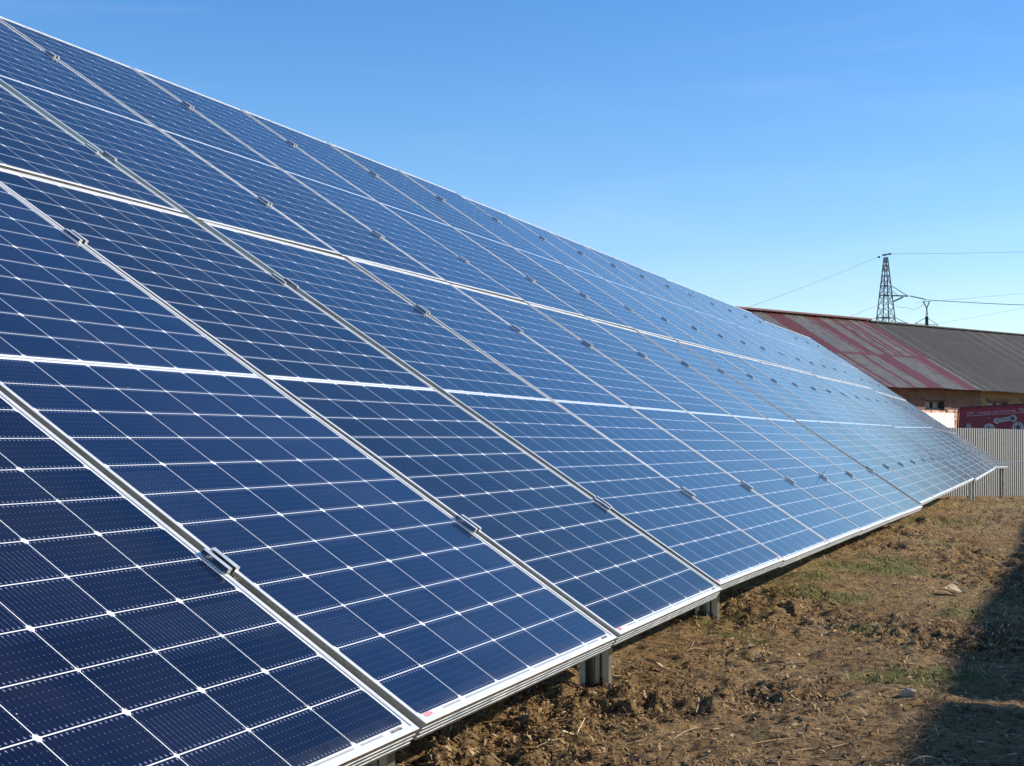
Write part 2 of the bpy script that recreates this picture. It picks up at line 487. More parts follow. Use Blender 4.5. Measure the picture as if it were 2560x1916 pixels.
def build_table(T, first_col=0, posts=(), logos=True, parts_far=False):
    name, R, t, tw, n = T
    R_ = np.array(R); u_h = Vector((R_[0, 0], R_[1, 0], 0)).normalized()
    org = Vector((t[0], t[1], t[2] + Z0))
    root = empty('solar_table', org)
    inv = Matrix.Translation(-org)
    def put(nm, me, mw, parent=None, pinv=None):
        o = link(nm, me, parent or root)
        o.matrix_local = (pinv if pinv is not None else inv) @ mw
        return o
    rr = random.Random(hash_seed(name))
    for c in range(first_col, n):
        for row in range(2):
            o, du, v, nn, P = table_frame(T, c * PW + .01, row * (MH + GAPV))
            # small mounting tolerance of every single module
            ja, jb, jz = rr.gauss(0, .0011), rr.gauss(0, .0008), rr.gauss(0, .0006)
            ctr = o + du * MW / 2 + v * MH / 2
            nn2 = nn + du * ja + v * jb; nn2 /= np.linalg.norm(nn2)
            du2 = du - nn2 * (du @ nn2); du2 /= np.linalg.norm(du2); v2 = np.cross(nn2, du2)
            o2 = ctr - du2 * MW / 2 - v2 * MH / 2 + nn2 * jz
            mw = mat4(o2, du2, v2, nn2)
            sp = put('solar_panel', ME_SHEET, mw)
            fr = link('frame', ME_FRAME, sp)
            if logos and (name in ('near', 'second')):
                if row == 0:
                    lg = link('red_logo', ME_LOGO, sp); lg.location = (0.028, 0.0125, -0.0027)
                    bc = link('barcode_label', ME_BARC, sp); bc.location = (MW - 0.085, 0.0118, -0.0027)
    # clamps
    CV = [0.46, 1.84, MH + GAPV + 0.46, MH + GAPV + 1.84]
    for g in range(first_col, n + 1):
        for v in CV:
            u = g * PW
            o, du, vv, nn, P = table_frame(T, min(max(u - PW / 2, 0), (n - 1) * PW), 0 if v < MH else MH + GAPV)
            if g == 0:
                p = P(u + .0085, v); put('end_clamp', ME_END, mat4(p + nn * .0008, du, vv, nn))
            elif g == n:
                p = P(u - .0085, v); put('end_clamp', ME_END, mat4(p + nn * .0008, -du, -vv, nn))
            elif g > first_col or first_col == 0:
                p = P(u, v); put('mid_clamp', ME_MID, mat4(p + nn * .0012, du, vv, nn))
    # rails under the modules along u, rafters along v, posts
    _, du, vv, nn, P = table_frame(T, n * PW / 2, 0)
    u0, u1 = first_col * PW + .03, n * PW - .03
    for v in CV:
        a, b = P(u0, v), P(u1, v)
        m = MB(); A = Vector(a) + Vector(nn) * (-.060); B = Vector(b) + Vector(nn) * (-.060)
        m.bar(A, B, .045, .048, nn)
        o = m.build('rail', M_GALV, root); o.matrix_local = inv @ Matrix.Translation((0, 0, Z0))
    nh = Vector((-u_h.y, u_h.x, 0))
    for u, s in posts:
        Pb = Vector(P(u, 0)); base = Pb + nh * s
        v_at = s / math.cos(math.radians(33.4))
        top = Vector(P(u, v_at)) - Vector(nn) * .135
        # rafter
        m = MB(); m.bar(Vector(P(u, .12)) - Vector(nn) * .120, Vector(P(u, 4.40)) - Vector(nn) * .120, .05, .07, nn)
        o = m.build('rafter', M_GALV, root); o.matrix_local = inv @ Matrix.Translation((0, 0, Z0))
        for sv in (s, 3.35):
            b2 = Pb + nh * sv
            tp = Vector(P(u, sv / math.cos(math.radians(33.4)))) - Vector(nn) * .13
            g = gbase(b2.y) - Z0
            me = post_mesh(tp.z - g, 0)
            o = link('post', me, root)
            mw = Matrix(((nh.x, u_h.x, 0, b2.x), (nh.y, u_h.y, 0, b2.y), (0, 0, 1, g + Z0), (0, 0, 0, 1)))
            mw = Matrix(((-nh.x, u_h.x, 0, b2.x), (-nh.y, u_h.y, 0, b2.y), (0, 0, 1, g + Z0), (0, 0, 0, 1)))
            if name in ('fourth', 'fifth'): mw = mw @ Matrix.Rotation(math.radians(65), 4, 'Z')
            o.matrix_local = inv @ mw
    tag(root, T_LABEL.get(name, name), 'solar table', 'solar tables set end to end in one row')
    return root

def hash_seed(s): return sum((i + 1) * ord(ch) for i, ch in enumerate(s))

build_table(TABLES[0], 2, ((5.07, .30), (6.59, .30)))
build_table(TABLES[1], 0, ((1.15, .30), (3.6, .72), (6.0, .72)))
build_table(TABLES[2], 0, ((1.1, 1.2), (3.5, 1.2), (5.9, 1.3)))
build_table(TABLES[3], 0, ((.9, 1.4), (4.3, .30)))
build_table(TABLES[4], 0, ((.8, 1.3), (4.5, .13)))

# the next row of the park, right of the camera: it throws the shadow on the dirt at the right
R2 = TABLES[1][1]
uB = np.array([R2[0][0], R2[1][0], R2[2][0]])
# its top edge throws the shadow boundary through (0.88, 3.31); a table gap throws the thin lit strip
hT = 2.0 + .74
shp = np.array([1.167 + .05, 4.17 - .02]) + hT / math.tan(SUN_EL) * np.array([math.sin(SUN_AZ), math.cos(SUN_AZ)])
vB = np.array([R2[0][1], R2[1][1], R2[2][1]])
tB = np.array([shp[0], shp[1], 2.02]) - vB * 4.578
tB[2] = -0.49
for k, (nm, lab) in enumerate((("rowA", 'solar table of the next row standing right of the camera'),
                               ("rowB", 'solar table of the next row, one further along on the right'),
                               ("rowC", 'solar table of the next row, farthest along on the right'))):
    T = (nm, R2, list(tB + uB * (k - 1) * (6 * PW + .05)), 0.0, 6)
    T_LABEL[nm] = lab
    r = build_table(T, 0, ((1.0, .5), (3.6, .5), (6.2, .5)), logos=False)
    r['group'] = 'solar tables of the next row'

# ------------------------------------------------------------------ ground
def mat_ground():
    t = NT('dry_soil', .95)
    co = t.coord('Object')
    a = t.n.new('ShaderNodeAttribute'); a.attribute_name = 'patch'
    A = t.sep(a.outputs['Vector'])          # x: green, y: straw, z: churned
    n1 = t.noise(co, 3.0, 8, .7); n2 = t.noise(co, 26.0, 8, .75); n3 = t.noise(co, 120.0, 4, .7); n4 = t.noise(co, 55.0, 5, .65)
    c = t.mix(t.ramp(n1, .35, .65), (0.300, 0.175, 0.070), (0.500, 0.330, 0.155))
    c = t.mix(t.ramp(n2, .47, .62, 0, .85), c, (0.055, 0.030, 0.015))
    c = t.mix(t.ramp(n4, .56, .64, 0, .8), c, (0.040, 0.023, 0.012))  # dark crumbs and spots, also painted in place of shade in soil crevices
    c = t.mix(t.ramp(n3, .55, .75, 0, .6), c, (0.33, 0.24, 0.13))
    c = t.mix(t.math('MULTIPLY', A[1], t.ramp(n2, .3, .6, .5, 1.0)), c, (0.40, 0.30, 0.12))
    c = t.mix(t.math('MULTIPLY', A[0], t.ramp(n2, .3, .6, .3, .9)), c, (0.120, 0.150, 0.035))
    c = t.mix(t.math('MULTIPLY', A[2], .6), c, (0.070, 0.046, 0.030))
    t.color(c)
    t.b.inputs['Specular IOR Level'].default_value = .15
    t.bump(t.math('ADD', n2, t.math('MULTIPLY', n4, .9)), 1.0, .035)
    return t.m
M_GROUND = mat_ground()

def ground_at(px, py):
    d = ray(px, py)
    for D in np.linspace(2, 40, 4000):
        if d[2] * D + Z0 < gbase(D): return np.array([d[0] * D, D])
    return np.array([d[0] * 40, 40])
GREEN = [(*ground_at(px, py), r_) for px, py, r_ in ((2025, 1497, .42), (1924, 1537, .30), (2145, 1567, .18), (1873, 1583, .20), (2367, 1386, .30),
         (2205, 1442, .30), (2442, 1522, .20), (2276, 1668, .20), (2286, 1301, .5), (2135, 1452, .3), (2330, 1640, .12), (1780, 1560, .10))]
def patches(x, y):
    nz_ = fbm(x, y, .35, 3, 77)
    g = np.zeros_like(x)
    for gx, gy, r in GREEN:
        d = np.hypot(x - gx, (y - gy) * .6) / r
        g = np.maximum(g, np.clip(.95 - d + nz_ * 3.0, 0, .9))
    q = y
    straw = np.clip(1 - np.abs(q - 19.0) / 2.0, 0, 1) * np.clip(1.1 + nz_ * 3, 0, 1)
    straw = np.maximum(straw, np.clip((fbm(x, y, .7, 3, 91) - .12) * 6, 0, .6))
    ch = np.clip(rut(x, y) * 1.2, 0, 1)
    return g, straw * (1 - ch), ch

def grid_mesh(name, X, Y, Zg, mat, attr=True, keep=None):
    nr, nc = X.shape
    v = np.stack([X, Y, Zg], -1).reshape(-1, 3).astype(np.float32)
    i = np.arange(nr * nc).reshape(nr, nc)
    q = np.stack([i[:-1, :-1], i[:-1, 1:], i[1:, 1:], i[1:, :-1]], -1).reshape(-1, 4)
    if keep is not None:
        q = q[keep[:-1, :-1].reshape(-1)]
    me = bpy.data.meshes.new(name)
    me.vertices.add(len(v)); me.vertices.foreach_set('co', v.ravel())
    me.loops.add(q.size); me.loops.foreach_set('vertex_index', q.ravel().astype(np.int32))
    me.polygons.add(len(q)); me.polygons.foreach_set('loop_start', np.arange(0, q.size, 4, dtype=np.int32))
    me.polygons.foreach_set('loop_total', np.full(len(q), 4, dtype=np.int32))
    me.polygons.foreach_set('use_smooth', np.ones(len(q), dtype=bool))
    me.update(calc_edges=True)
    if attr:
        g, s, c = patches(X.ravel(), Y.ravel())
        at_ = me.attributes.new('patch', 'FLOAT_VECTOR', 'POINT')
        at_.data.foreach_set('vector', np.stack([g, s, c], -1).astype(np.float32).ravel())
    me.materials.append(mat)
    return me

def orient_up(X, Y):  # polar grid: theta grows to the right, r away -> faces up
    return X[:, ::-1], Y[:, ::-1]
rs = np.concatenate([np.linspace(1.6, 2.36, 24), 2.4 * (1 + .0036) ** np.arange(0, 490), 14.0 * (1.009) ** np.arange(0, 135)])
th = np.radians(np.concatenate([np.arange(-40, -12, .5), np.arange(-12, 25, .08), np.arange(25.08, 50, .4)]))
TH, RR = np.meshgrid(th, rs)
X, Y = RR * np.sin(TH), RR * np.cos(TH)
ok = (TH > np.radians(-8)) | (RR < 6)
Zg = gz(X, Y)
edge = np.clip((RR - 38) / 6, 0, 1)
me = grid_mesh('ground', X[:, ::1], Y, Zg, M_GROUND)
g1 = link('ground', me); tag(g1, kind='structure')
# far and surrounding sheet, lower by a few centimetres where the detailed sheet lies over it
xs = np.concatenate([np.linspace(-3000, -60, 12), np.linspace(-50, 80, 66), np.linspace(100, 3000, 12)])
ys = np.concatenate([np.linspace(-3000, -60, 12), np.linspace(-50, 90, 71), np.linspace(110, 4000, 14)])
XX, YY = np.meshgrid(xs, ys)
me = grid_mesh('surrounding_ground', XX, YY, gbase(YY) - .12, M_GROUND)
tag(link('surrounding_ground', me), kind='structure')

# ------------------------------------------------------------------ litter, straw and grass (uncountable)
def strips(name, x, y, length, width, lift, curl, az, cols, mat, seg=3, droop=0.0, upr=None):
    n = len(x)
    z = gz(x, y)
    dirx, diry = np.sin(az), np.cos(az)
    pts = []
    for k in range(seg + 1):
        f = k / seg
        a2 = az + curl * f
        px = x + length * f * np.sin(az + curl * f * .5)
        py = y + length * f * np.cos(az + curl * f * .5)
        if upr is None:
            pz = np.maximum(z + lift * 4 * f * (1 - f), gz(px, py) + .0015) + lift * .25
        else:
            px = x + (px - x) * (1 - upr * .75); py = y + (py - y) * (1 - upr * .75)
            pz = z - .004 + length * upr * (f - .25 * f * f)
        w = width * (1 - .85 * f ** 2) * .5 if upr is not None else width * .5 * (1 - .6 * abs(2 * f - 1) ** 3)
        ox, oy = np.cos(a2) * w, -np.sin(a2) * w
        tw = (RNG.random(n) - .5) * w * .8
        pts.append(np.stack([px - ox, py - oy, pz - tw], -1)); pts.append(np.stack([px + ox, py + oy, pz + tw], -1))
    V = np.stack(pts, 1)                          # n, 2(seg+1), 3
    b = np.arange(n)[:, None, None] * (2 * (seg + 1))
    f = np.array([[2 * k, 2 * k + 1, 2 * k + 3, 2 * k + 2] for k in range(seg)])[None]
    q = (b + f).reshape(-1, 4)
    me = bpy.data.meshes.new(name)
    v = V.reshape(-1, 3).astype(np.float32)
    me.vertices.add(len(v)); me.vertices.foreach_set('co', v.ravel())
    me.loops.add(q.size); me.loops.foreach_set('vertex_index', q.ravel().astype(np.int32))
    me.polygons.add(len(q)); me.polygons.foreach_set('loop_start', np.arange(0, q.size, 4, dtype=np.int32))
    me.polygons.foreach_set('loop_total', np.full(len(q), 4, dtype=np.int32))
    me.update(calc_edges=True)
    ca = me.color_attributes.new('tint', 'FLOAT_COLOR', 'POINT')
    cc = np.repeat(np.c_[cols, np.ones(n)], 2 * (seg + 1), 0).astype(np.float32)
    ca.data.foreach_set('color', cc.ravel())
    me.materials.append(mat)
    return link(name, me)

def mat_tint(name, rough=.8):
    t = NT(name, rough)
    a = t.n.new('ShaderNodeAttribute'); a.attribute_name = 'tint'
    t.color(a.outputs['Color']); t.b.inputs['Specular IOR Level'].default_value = .2
    return t.m
M_LITTER = mat_tint('dry_plant_litter'); M_GRASS = mat_tint('living_grass', .6)

def scatter(n, r0, r1, a0, a1, power=1.0):
    """points thinning out with distance as the visible clutter does"""
    r = r0 * (r1 / r0) ** (RNG.random(n) ** power)
    a = np.radians(a0 + (a1 - a0) * RNG.random(n))
    return r * np.sin(a), r * np.cos(a)
def keepmask(x, y, p): return RNG.random(len(x)) < p

pal = np.array([(.42, .28, .13), (.30, .19, .085), (.20, .115, .05), (.11, .065, .032), (.55, .42, .24), (.06, .036, .02), (.26, .14, .06)])
def cols_from(n, idx_p): 
    k = RNG.choice(len(pal), n, p=idx_p); return pal[k] * (0.8 + .4 * RNG.random((n, 1)))
x, y = scatter(150000, 2.3, 24, -9, 27, .85)
k = keepmask(x, y, .15 + .85 * clod_mask(x, y)); x, y = x[k], y[k]; n = len(x)
sc = 1 + .03 * y
o = strips('dry_litter', x, y, (.008 + .026 * RNG.random(n) ** 3) * sc, (.0025 + .0075 * RNG.random(n) ** 2) * sc, .012 * RNG.random(n) ** 1.3 * sc, (RNG.random(n) - .5) * 2.6,
           RNG.random(n) * 6.283, cols_from(n, [.12, .20, .20, .16, .05, .15, .12]), M_LITTER)
tag(o, 'brown and tan dead leaves and stems littering the trampled dirt', 'litter', kind='stuff')
# long thin straws
x, y = scatter(900, 2.5, 16, -8, 26, .9); n = len(x)
o = strips('straw', x, y, .07 + .12 * RNG.random(n), .0018 + .0018 * RNG.random(n), .014 * RNG.random(n), (RNG.random(n) - .5) * 1.6,
           RNG.random(n) * 6.283, cols_from(n, [.35, .2, .05, .05, .3, .0, .05]), M_LITTER, 4)
tag(o, 'thin pale straws lying loose over the dirt', 'straw', kind='stuff')
# living grass tufts in patches
x, y = scatter(120000, 2.6, 24, -6, 30, .55)
g_, s_, c_ = patches(x, y)
k = RNG.random(len(x)) < np.clip(g_ - .25, 0, 1) * .5; x, y = x[k], y[k]; n = len(x)
gc = np.array([(.12, .14, .03), (.18, .19, .05), (.24, .22, .07), (.08, .10, .02)])[RNG.integers(0, 4, n)] * (.8 + .4 * RNG.random((n, 1)))
o = strips('green_grass', x, y, (.022 + .035 * RNG.random(n)) * (1 + .02 * y), (.003 + .002 * RNG.random(n)) * (1 + .04 * y), 0, (RNG.random(n) - .5) * 1.2,
           RNG.random(n) * 6.283, gc, M_GRASS, 3, upr=.35 + .5 * RNG.random(n))
tag(o, 'short green grass sprouting in patches on the dirt', 'grass', kind='stuff')
# dry standing grass: everywhere thin, thick in the band before the fence
x, y = scatter(150000, 2.5, 27, -10, 30, .6)
g_, s_, c_ = patches(x, y)
k = RNG.random(len(x)) < np.clip(s_ * .5 + .012 * (1 - c_), 0, 1); x, y = x[k], y[k]; n = len(x)
gc = np.array([(.44, .36, .17), (.34, .28, .12), (.24, .22, .08), (.5, .42, .24)])[RNG.integers(0, 4, n)] * (.75 + .4 * RNG.random((n, 1)))
o = strips('dry_grass', x, y, (.02 + .05 * RNG.random(n)) * (1 + .02 * y), (.0022 + .002 * RNG.random(n)) * (1 + .05 * y), 0, (RNG.random(n) - .5) * 1.6,
           RNG.random(n) * 6.283, gc, M_GRASS, 3, upr=.1 + .7 * RNG.random(n))
tag(o, 'dry yellow grass tufts, thickest in the strip before the fence', 'grass', kind='stuff')

# a few countable things lying on the dirt
M_STONE = plain('pale_stone', (.42, .34, .24), .85, 0, .25, 30)
M_LEAF = plain('dead_leaf', (.48, .36, .20), .8, 0, .25, 40)
def lump(name, px, py, sx, sy, sz, label, cat, mat, seed, group=None):
    p = ground_at(px, py); r = random.Random(seed); m = MB(); vs = []; n1, n2 = 5, 9
    for i in range(n1):
        ph = math.pi * (i + .5) / n1
        for j in range(n2):
            a = 2 * math.pi * j / n2; k = .8 + .4 * r.random()
            vs.append((sx * k * math.sin(ph) * math.cos(a), sy * k * math.sin(ph) * math.sin(a), sz * k * math.cos(ph)))
    fs = [(i * n2 + j, (i + 1) * n2 + j, (i + 1) * n2 + (j + 1) % n2, i * n2 + (j + 1) % n2) for i in range(n1 - 1) for j in range(n2)]
    fs += [tuple(range(n2)), tuple(range((n1 - 1) * n2, n1 * n2))[::-1]]
    m.add(vs, fs); o = m.build(name, mat)
    z = float(gz(np.array([p[0]]), np.array([p[1]]))[0])
    o.location = (p[0], p[1], z + sz * .5); o.rotation_euler = (r.uniform(-.3, .3), r.uniform(-.3, .3), r.uniform(0, 6))
    tag(o, label, cat, group)
    return o
lump('stone', 2272, 1738, .024, .018, .013, 'pale tan stone beside the edge of the shadow', 'stone', M_STONE, 1, 'stones on the dirt')
if 0: lump('stone', 2283, 1584, .012, .010, .008, 'small whitish stone just left of the shadow, above the tan stone', 'stone', plain('white_stone', (.7, .65, .55), .8, 0, .1), 2, 'stones on the dirt')
def leaf(px, py, L, label, seed, az):
    p = ground_at(px, py); r = random.Random(seed); m = MB(); n = 7; up_, dn = [], []
    vs = []
    for i in range(n):
        f = i / (n - 1); w = L * .34 * math.sin(math.pi * (f * .94 + .03)) ** .8
        zc = L * .10 * math.sin(math.pi * f)
        for s in (-1, -.4, .4, 1):
            vs.append((w * s * (1 + .15 * r.uniform(-1, 1)), L * (f - .5), zc + abs(s) * L * .14 + L * .02 * r.uniform(-1, 1)))
    nb = len(vs)
    vs += [(a, b, c - .0012) for a, b, c in vs]
    fs = []
    for i in range(n - 1):
        for j in range(3):
            a = i * 4 + j; fs.append((a, a + 1, a + 5, a + 4)); fs.append((nb + a, nb + a + 4, nb + a + 5, nb + a + 1))
    m.add(vs, fs); o = m.build('dead_leaf', M_LEAF)
    z = float(gz(np.array([p[0]]), np.array([p[1]]))[0])
    o.location = (p[0], p[1], z + .012); o.rotation_euler = (r.uniform(-.4, .4), r.uniform(-.4, .4), az)
    tag(o, label, 'leaf', 'dead leaves large enough to pick out'); return o
leaf(1632, 1668, .075, 'curled pale dead leaf on the dirt below the second post', 3, .9)
leaf(2385, 1490, .10, 'flat pale leaf beside the worn track near the shadow', 5, 1.6)
leaf(1925, 1458, .05, 'small cream leaf below the lower edge of the blue panels', 8, .3)
def stalk(name, pts, r, label, mat, cat='stalk'):
    m = MB(); m.tube(pts, r, 5, 0, r * .4); o = m.build(name, mat); tag(o, label, cat); return o
M_STRAW = plain('pale_straw', (.62, .50, .28), .7, 0, .1)
M_DARKST = plain('dark_stalk', (.03, .035, .05), .7, 0, .1)
a = ground_at(1405, 1850); b = ground_at(1440, 1838); c = ground_at(1462, 1805)
stalk('straw_stem', [(p[0], p[1], float(gz(np.array([p[0]]), np.array([p[1]]))[0]) + .016) for p in (a, b, c)], .0028, 'thick bent pale stem lying at the bottom of the photo', M_STRAW, 'stem')

# dark blade of grass caught by a clamp on the second table
Rt = np.array(TABLES[1][1]); tt = np.array(TABLES[1][2])
d = ray(2053, 1190); k = (Rt[:, 2] @ tt) / (Rt[:, 2] @ d); q0 = d * k
def onp(u, v, n): 
    p = q0 + Rt[:, 0] * u + Rt[:, 1] * v + Rt[:, 2] * n; return (p[0], p[1], p[2] + Z0)
stalk('grass_blade', [onp(0, 0, 0), onp(.01, .0, .025), onp(.03, 0, .045), onp(.035, .005, .065)], .0016,
      'single dark blade of grass sticking up from a clamp on the mid-blue table', M_DARKST, 'grass blade')

# ------------------------------------------------------------------ corrugated fence
M_FENCE = mat_alu('fence_sheet', (0.31, 0.31, 0.29), 0.45, 0.4)
fz = math.radians(50); fd = Vector((math.sin(fz), math.cos(fz), 0)); fn = Vector((math.cos(fz), -math.sin(fz), 0))  # fn toward us
FO = Vector((10.07, 31.0, 0))
def fence_pt(s, off, z): p = FO + fd * s + fn * off; return (p.x, p.y, z + Z0)
froot = empty('corrugated_fence', fence_pt(0, 0, -1.46))
tag(froot, 'grey corrugated metal fence behind the far end of the solar row', 'fence')
def finv(o): o.matrix_local = Matrix.Translation(-Vector(froot.location)); return o
pitch, s = 0.079, -9.0
k = 0
while s < 16:
    m = MB(); top, bot = [], []
    nrib = 14; prof = []
    for r_ in range(nrib):
        b = s + r_ * pitch
        prof += [(b, 0.0), (b + .038, 0.0), (b + .0395, .075), (b + .0775, .075)]
    prof.append((s + nrib * pitch, 0.0))
    dz = random.uniform(-.004, .004); w_ = .002 * (k % 2)
    vs = [fence_pt(a, o_ + w_, -.075 - .0115 * a + dz) for a, o_ in prof] + [fence_pt(a, o_ + w_, -1.45 - .0275 * a) for a, o_ in prof]
    n_ = len(prof)
    vs += [fence_pt(a, o_ + w_ - .0008, -.075 - .0115 * a + dz) for a, o_ in prof] + [fence_pt(a, o_ + w_ - .0008, -1.45 - .0275 * a) for a, o_ in prof]
    fs = [(i, i + 1, n_ + i + 1, n_ + i) for i in range(n_ - 1)] + [(2 * n_ + i, 3 * n_ + i, 3 * n_ + i + 1, 2 * n_ + i + 1) for i in range(n_ - 1)]
    fs += [(i, 2 * n_ + i, 2 * n_ + i + 1, i + 1) for i in range(n_ - 1)]
    m.add(vs, fs); finv(m.build('corrugated_sheet', M_FENCE, froot))
    s += nrib * pitch; k += 1
for zz in (-.35, -1.2):
    m = MB(); m.bar(fence_pt(-9, -.03, zz + .1), fence_pt(16, -.03, zz - .3), .04, .04); finv(m.build('rail', M_GALV, froot))
s = -8.5
while s < 16:
    m = MB(); m.bar(fence_pt(s, -.08, -2.0), fence_pt(s, -.08, -.10 - .0115 * s), .06, .06); finv(m.build('post', M_GALV, froot)); s += 2.5
# white cable from the far table to the right
m = MB(); cp_ = []
for i in range(14):
    f = i / 13; px = 2507 + f * 110
    cp_.append(at(px, 1158 - 5 * f - 2.0 * math.sin(3.0 * f + .3), 29.0))
m.tube(cp_, .011, 6); tag(m.build('cable', plain('white_cable', (.75, .75, .72), .5, 0, .05)), 'white cable running from the far table along the grey fence', 'cable')

# ------------------------------------------------------------------ brick building
BE, BN = Vector((.7314, .6820, 0)), Vector((.6820, -.7314, 0))      # along the eaves, toward us
BO = Vector((19.4, 62.0, 0))
def bp(t, n, z): p = BO + BE * t + BN * n; return Vector((p.x, p.y, z + Z0))
def bhit(px, py, n):
    d = ray(px, py); a = (BO + BN * n)
    # a + t*BE = k*d
    k = (a.x * BE.y - a.y * BE.x) / (d[0] * BE.y - d[1] * BE.x)
    P_ = d * k; t = (Vector((P_[0], P_[1], 0)) - a).dot(BE); return t, P_[2]
broot = empty('brick_building', bp(0, -.5, -1.9))
tag(broot, 'long low brick building with red streaked metal roof and dark slate roof behind the fence', 'building')
def bfin(o, par=None):
    o.matrix_local = Matrix.Translation(-Vector(broot.location)); return o

def mat_brick(name, c1, c2, mortar, stain=.4):
    t = NT(name, .9)
    co = t.coord('Object')
    rot = t.n.new('ShaderNodeMapping'); rot.inputs['Rotation'].default_value = (0, 0, -math.atan2(BE.y, BE.x)); t.l.new(co, rot.inputs[0])
    X_, Y_, Z_ = t.sep(rot.outputs[0]); cb = t.n.new('ShaderNodeCombineXYZ'); t.l.new(X_, cb.inputs[0]); t.l.new(Z_, cb.inputs[1])
    b = t.n.new('ShaderNodeTexBrick'); t.l.new(cb.outputs[0], b.inputs['Vector'])
    b.inputs['Color1'].default_value = (*c1, 1); b.inputs['Color2'].default_value = (*c2, 1); b.inputs['Mortar'].default_value = (*mortar, 1)
    b.inputs['Scale'].default_value = 1.0; b.inputs['Brick Width'].default_value = .26; b.inputs['Row Height'].default_value = .085
    b.inputs['Mortar Size'].default_value = .012; b.inputs['Bias'].default_value = -.1
    n1 = t.noise(co, 1.6, 6, .7); n2 = t.noise(co, 7, 5, .7)
    c = t.mix(t.ramp(n1, .45, .7, 0, stain), b.outputs['Color'], tuple(k * .35 for k in c1))
    c = t.mix(t.ramp(n2, .62, .72, 0, .5), c, (.5, .42, .32))
    t.color(c); t.bump(b.outputs['Fac'], .5, -.02); return t.m
M_BRICK = mat_brick('weathered_brick', (.15, .075, .052), (.20, .12, .085), (.16, .13, .11), .5)
M_BRICKO = mat_brick('orange_brick', (.55, .22, .11), (.65, .33, .18), (.55, .45, .36), .1)
M_BRICKY = mat_brick('ochre_brick', (.26, .18, .075), (.33, .24, .11), (.22, .18, .13), .3)

def mat_roof_red():
    t = NT('red_streaked_metal', .6, .2)
    co = t.coord('Object')
    rot = t.n.new('ShaderNodeMapping'); rot.inputs['Rotation'].default_value = (0, 0, -math.atan2(BE.y, BE.x)); t.l.new(co, rot.inputs[0])
    X_, Y_, Z_ = t.sep(rot.outputs[0])
    tier = t.math('GREATER_THAN', Z_, 1.72 + 1.9)
    wob = t.noise(co, 1.3, 4)
    xx = t.math('ADD', t.math('ADD', X_, t.math('MULTIPLY', tier, 3.37)), t.math('MULTIPLY', wob, .10))
    wn_ = t.n.new('ShaderNodeTexNoise'); wn_.noise_dimensions = '1D'; t.l.new(xx, wn_.inputs['W'])
    wn_.inputs['Scale'].default_value = .8; wn_.inputs['Detail'].default_value = 2.0
    wear = t.noise(co, 3.0, 6, .7)
    red = t.ramp(t.math('ADD', wn_.outputs['Fac'], t.math('MULTIPLY', t.math('SUBTRACT', wear, .5), .07)), .505, .525)
    seam = t.math('LESS_THAN', t.math('ABSOLUTE', t.math('SUBTRACT', Z_, 3.60)), .06)
    cap = t.math('GREATER_THAN', Z_, 6.28)
    red = t.math('MAXIMUM', red, t.math('MAXIMUM', t.math('MULTIPLY', seam, .8), cap))
    grey = t.mix(t.ramp(wear, .4, .65), (.125, .116, .102), (.070, .060, .052))
    lap = t.math('LESS_THAN', t.math('FRACT', t.math('DIVIDE', X_, .72)), .045)
    grey = t.mix(t.math('MULTIPLY', lap, .6), grey, (.03, .025, .02))
    sp = t.ramp(t.noise(co, 9, 3), .66, .7)
    grey = t.mix(sp, grey, (.06, .05, .045))
    redc = t.mix(t.ramp(wear, .35, .7), (.115, .012, .011), (.060, .010, .009))
    t.color(t.mix(red, grey, redc)); return t.m
def mat_roof_slate():
    t = NT('dark_corrugated_slate', .9)
    co = t.coord('Object')
    rot = t.n.new('ShaderNodeMapping'); rot.inputs['Rotation'].default_value = (0, 0, -math.atan2(BE.y, BE.x)); t.l.new(co, rot.inputs[0])
    X_, Y_, Z_ = t.sep(rot.outputs[0])
    n1 = t.noise(co, 2.2, 7, .7); n2 = t.noise(co, 30, 4, .7)
    c = t.mix(t.ramp(n1, .3, .7), (.040, .037, .034), (.070, .065, .061))
    c = t.mix(t.ramp(n2, .6, .75, 0, .4), c, (.14, .13, .115))
    j = t.math('FRACT', t.math('DIVIDE', X_, 1.1)); jl = t.math('LESS_THAN', j, .05)
    c = t.mix(t.math('MULTIPLY', jl, .5), c, (.21, .2, .18))
    t.color(c); return t.m
M_RRED, M_RSLATE = mat_roof_red(), mat_roof_slate()

zE, zR, wR = 1.40, 4.53, 5.62
def roof_part(t0, t1, mat, lift, name, amp=.018, per=.18):
    m = MB(); vs = []; n = int((t1 - t0) / (per / 4)); tiers = 9
    for side in (0, 1):
        for i in range(n + 1):
            t_ = t0 + (t1 - t0) * i / n; w = amp * math.sin(2 * math.pi * t_ / per)
            for j in range(tiers + 1):
                f = j / tiers
                nn_ = -wR * f if side == 0 else -wR * (2 - f)
                sag = -.03 * math.sin(math.pi * f) + .02 * math.sin(t_ * 1.3 + f * 4)
                vs.append(bp(t_, nn_, zE + (zR - zE) * f + w + lift + sag * (f < 1)))
    st = tiers + 1; fs = []
    for side in (0, 1):
        b = side * (n + 1) * st
        for i in range(n):
            for j in range(tiers):
                q = (b + i * st + j, b + (i + 1) * st + j, b + (i + 1) * st + j + 1, b + i * st + j + 1)
                fs.append(q if side == 0 else q[::-1])
    m.add(vs, fs); o = m.build(name, mat, broot); bfin(o)
    for p in o.data.polygons: p.use_smooth = True
    return o
roof_part(-34, 0.05, M_RRED, .05, 'metal_roof', .010, .35)
roof_part(0.0, 44, M_RSLATE, 0.0, 'slate_roof', .022, .18)
m = MB(); m.bar(bp(-34, -wR, zR + .10), bp(.2, -wR, zR + .10), .40, .07); bfin(m.build('ridge_cap', plain('ridge_red', (.12, .012, .014), .5, 0, .2), broot))
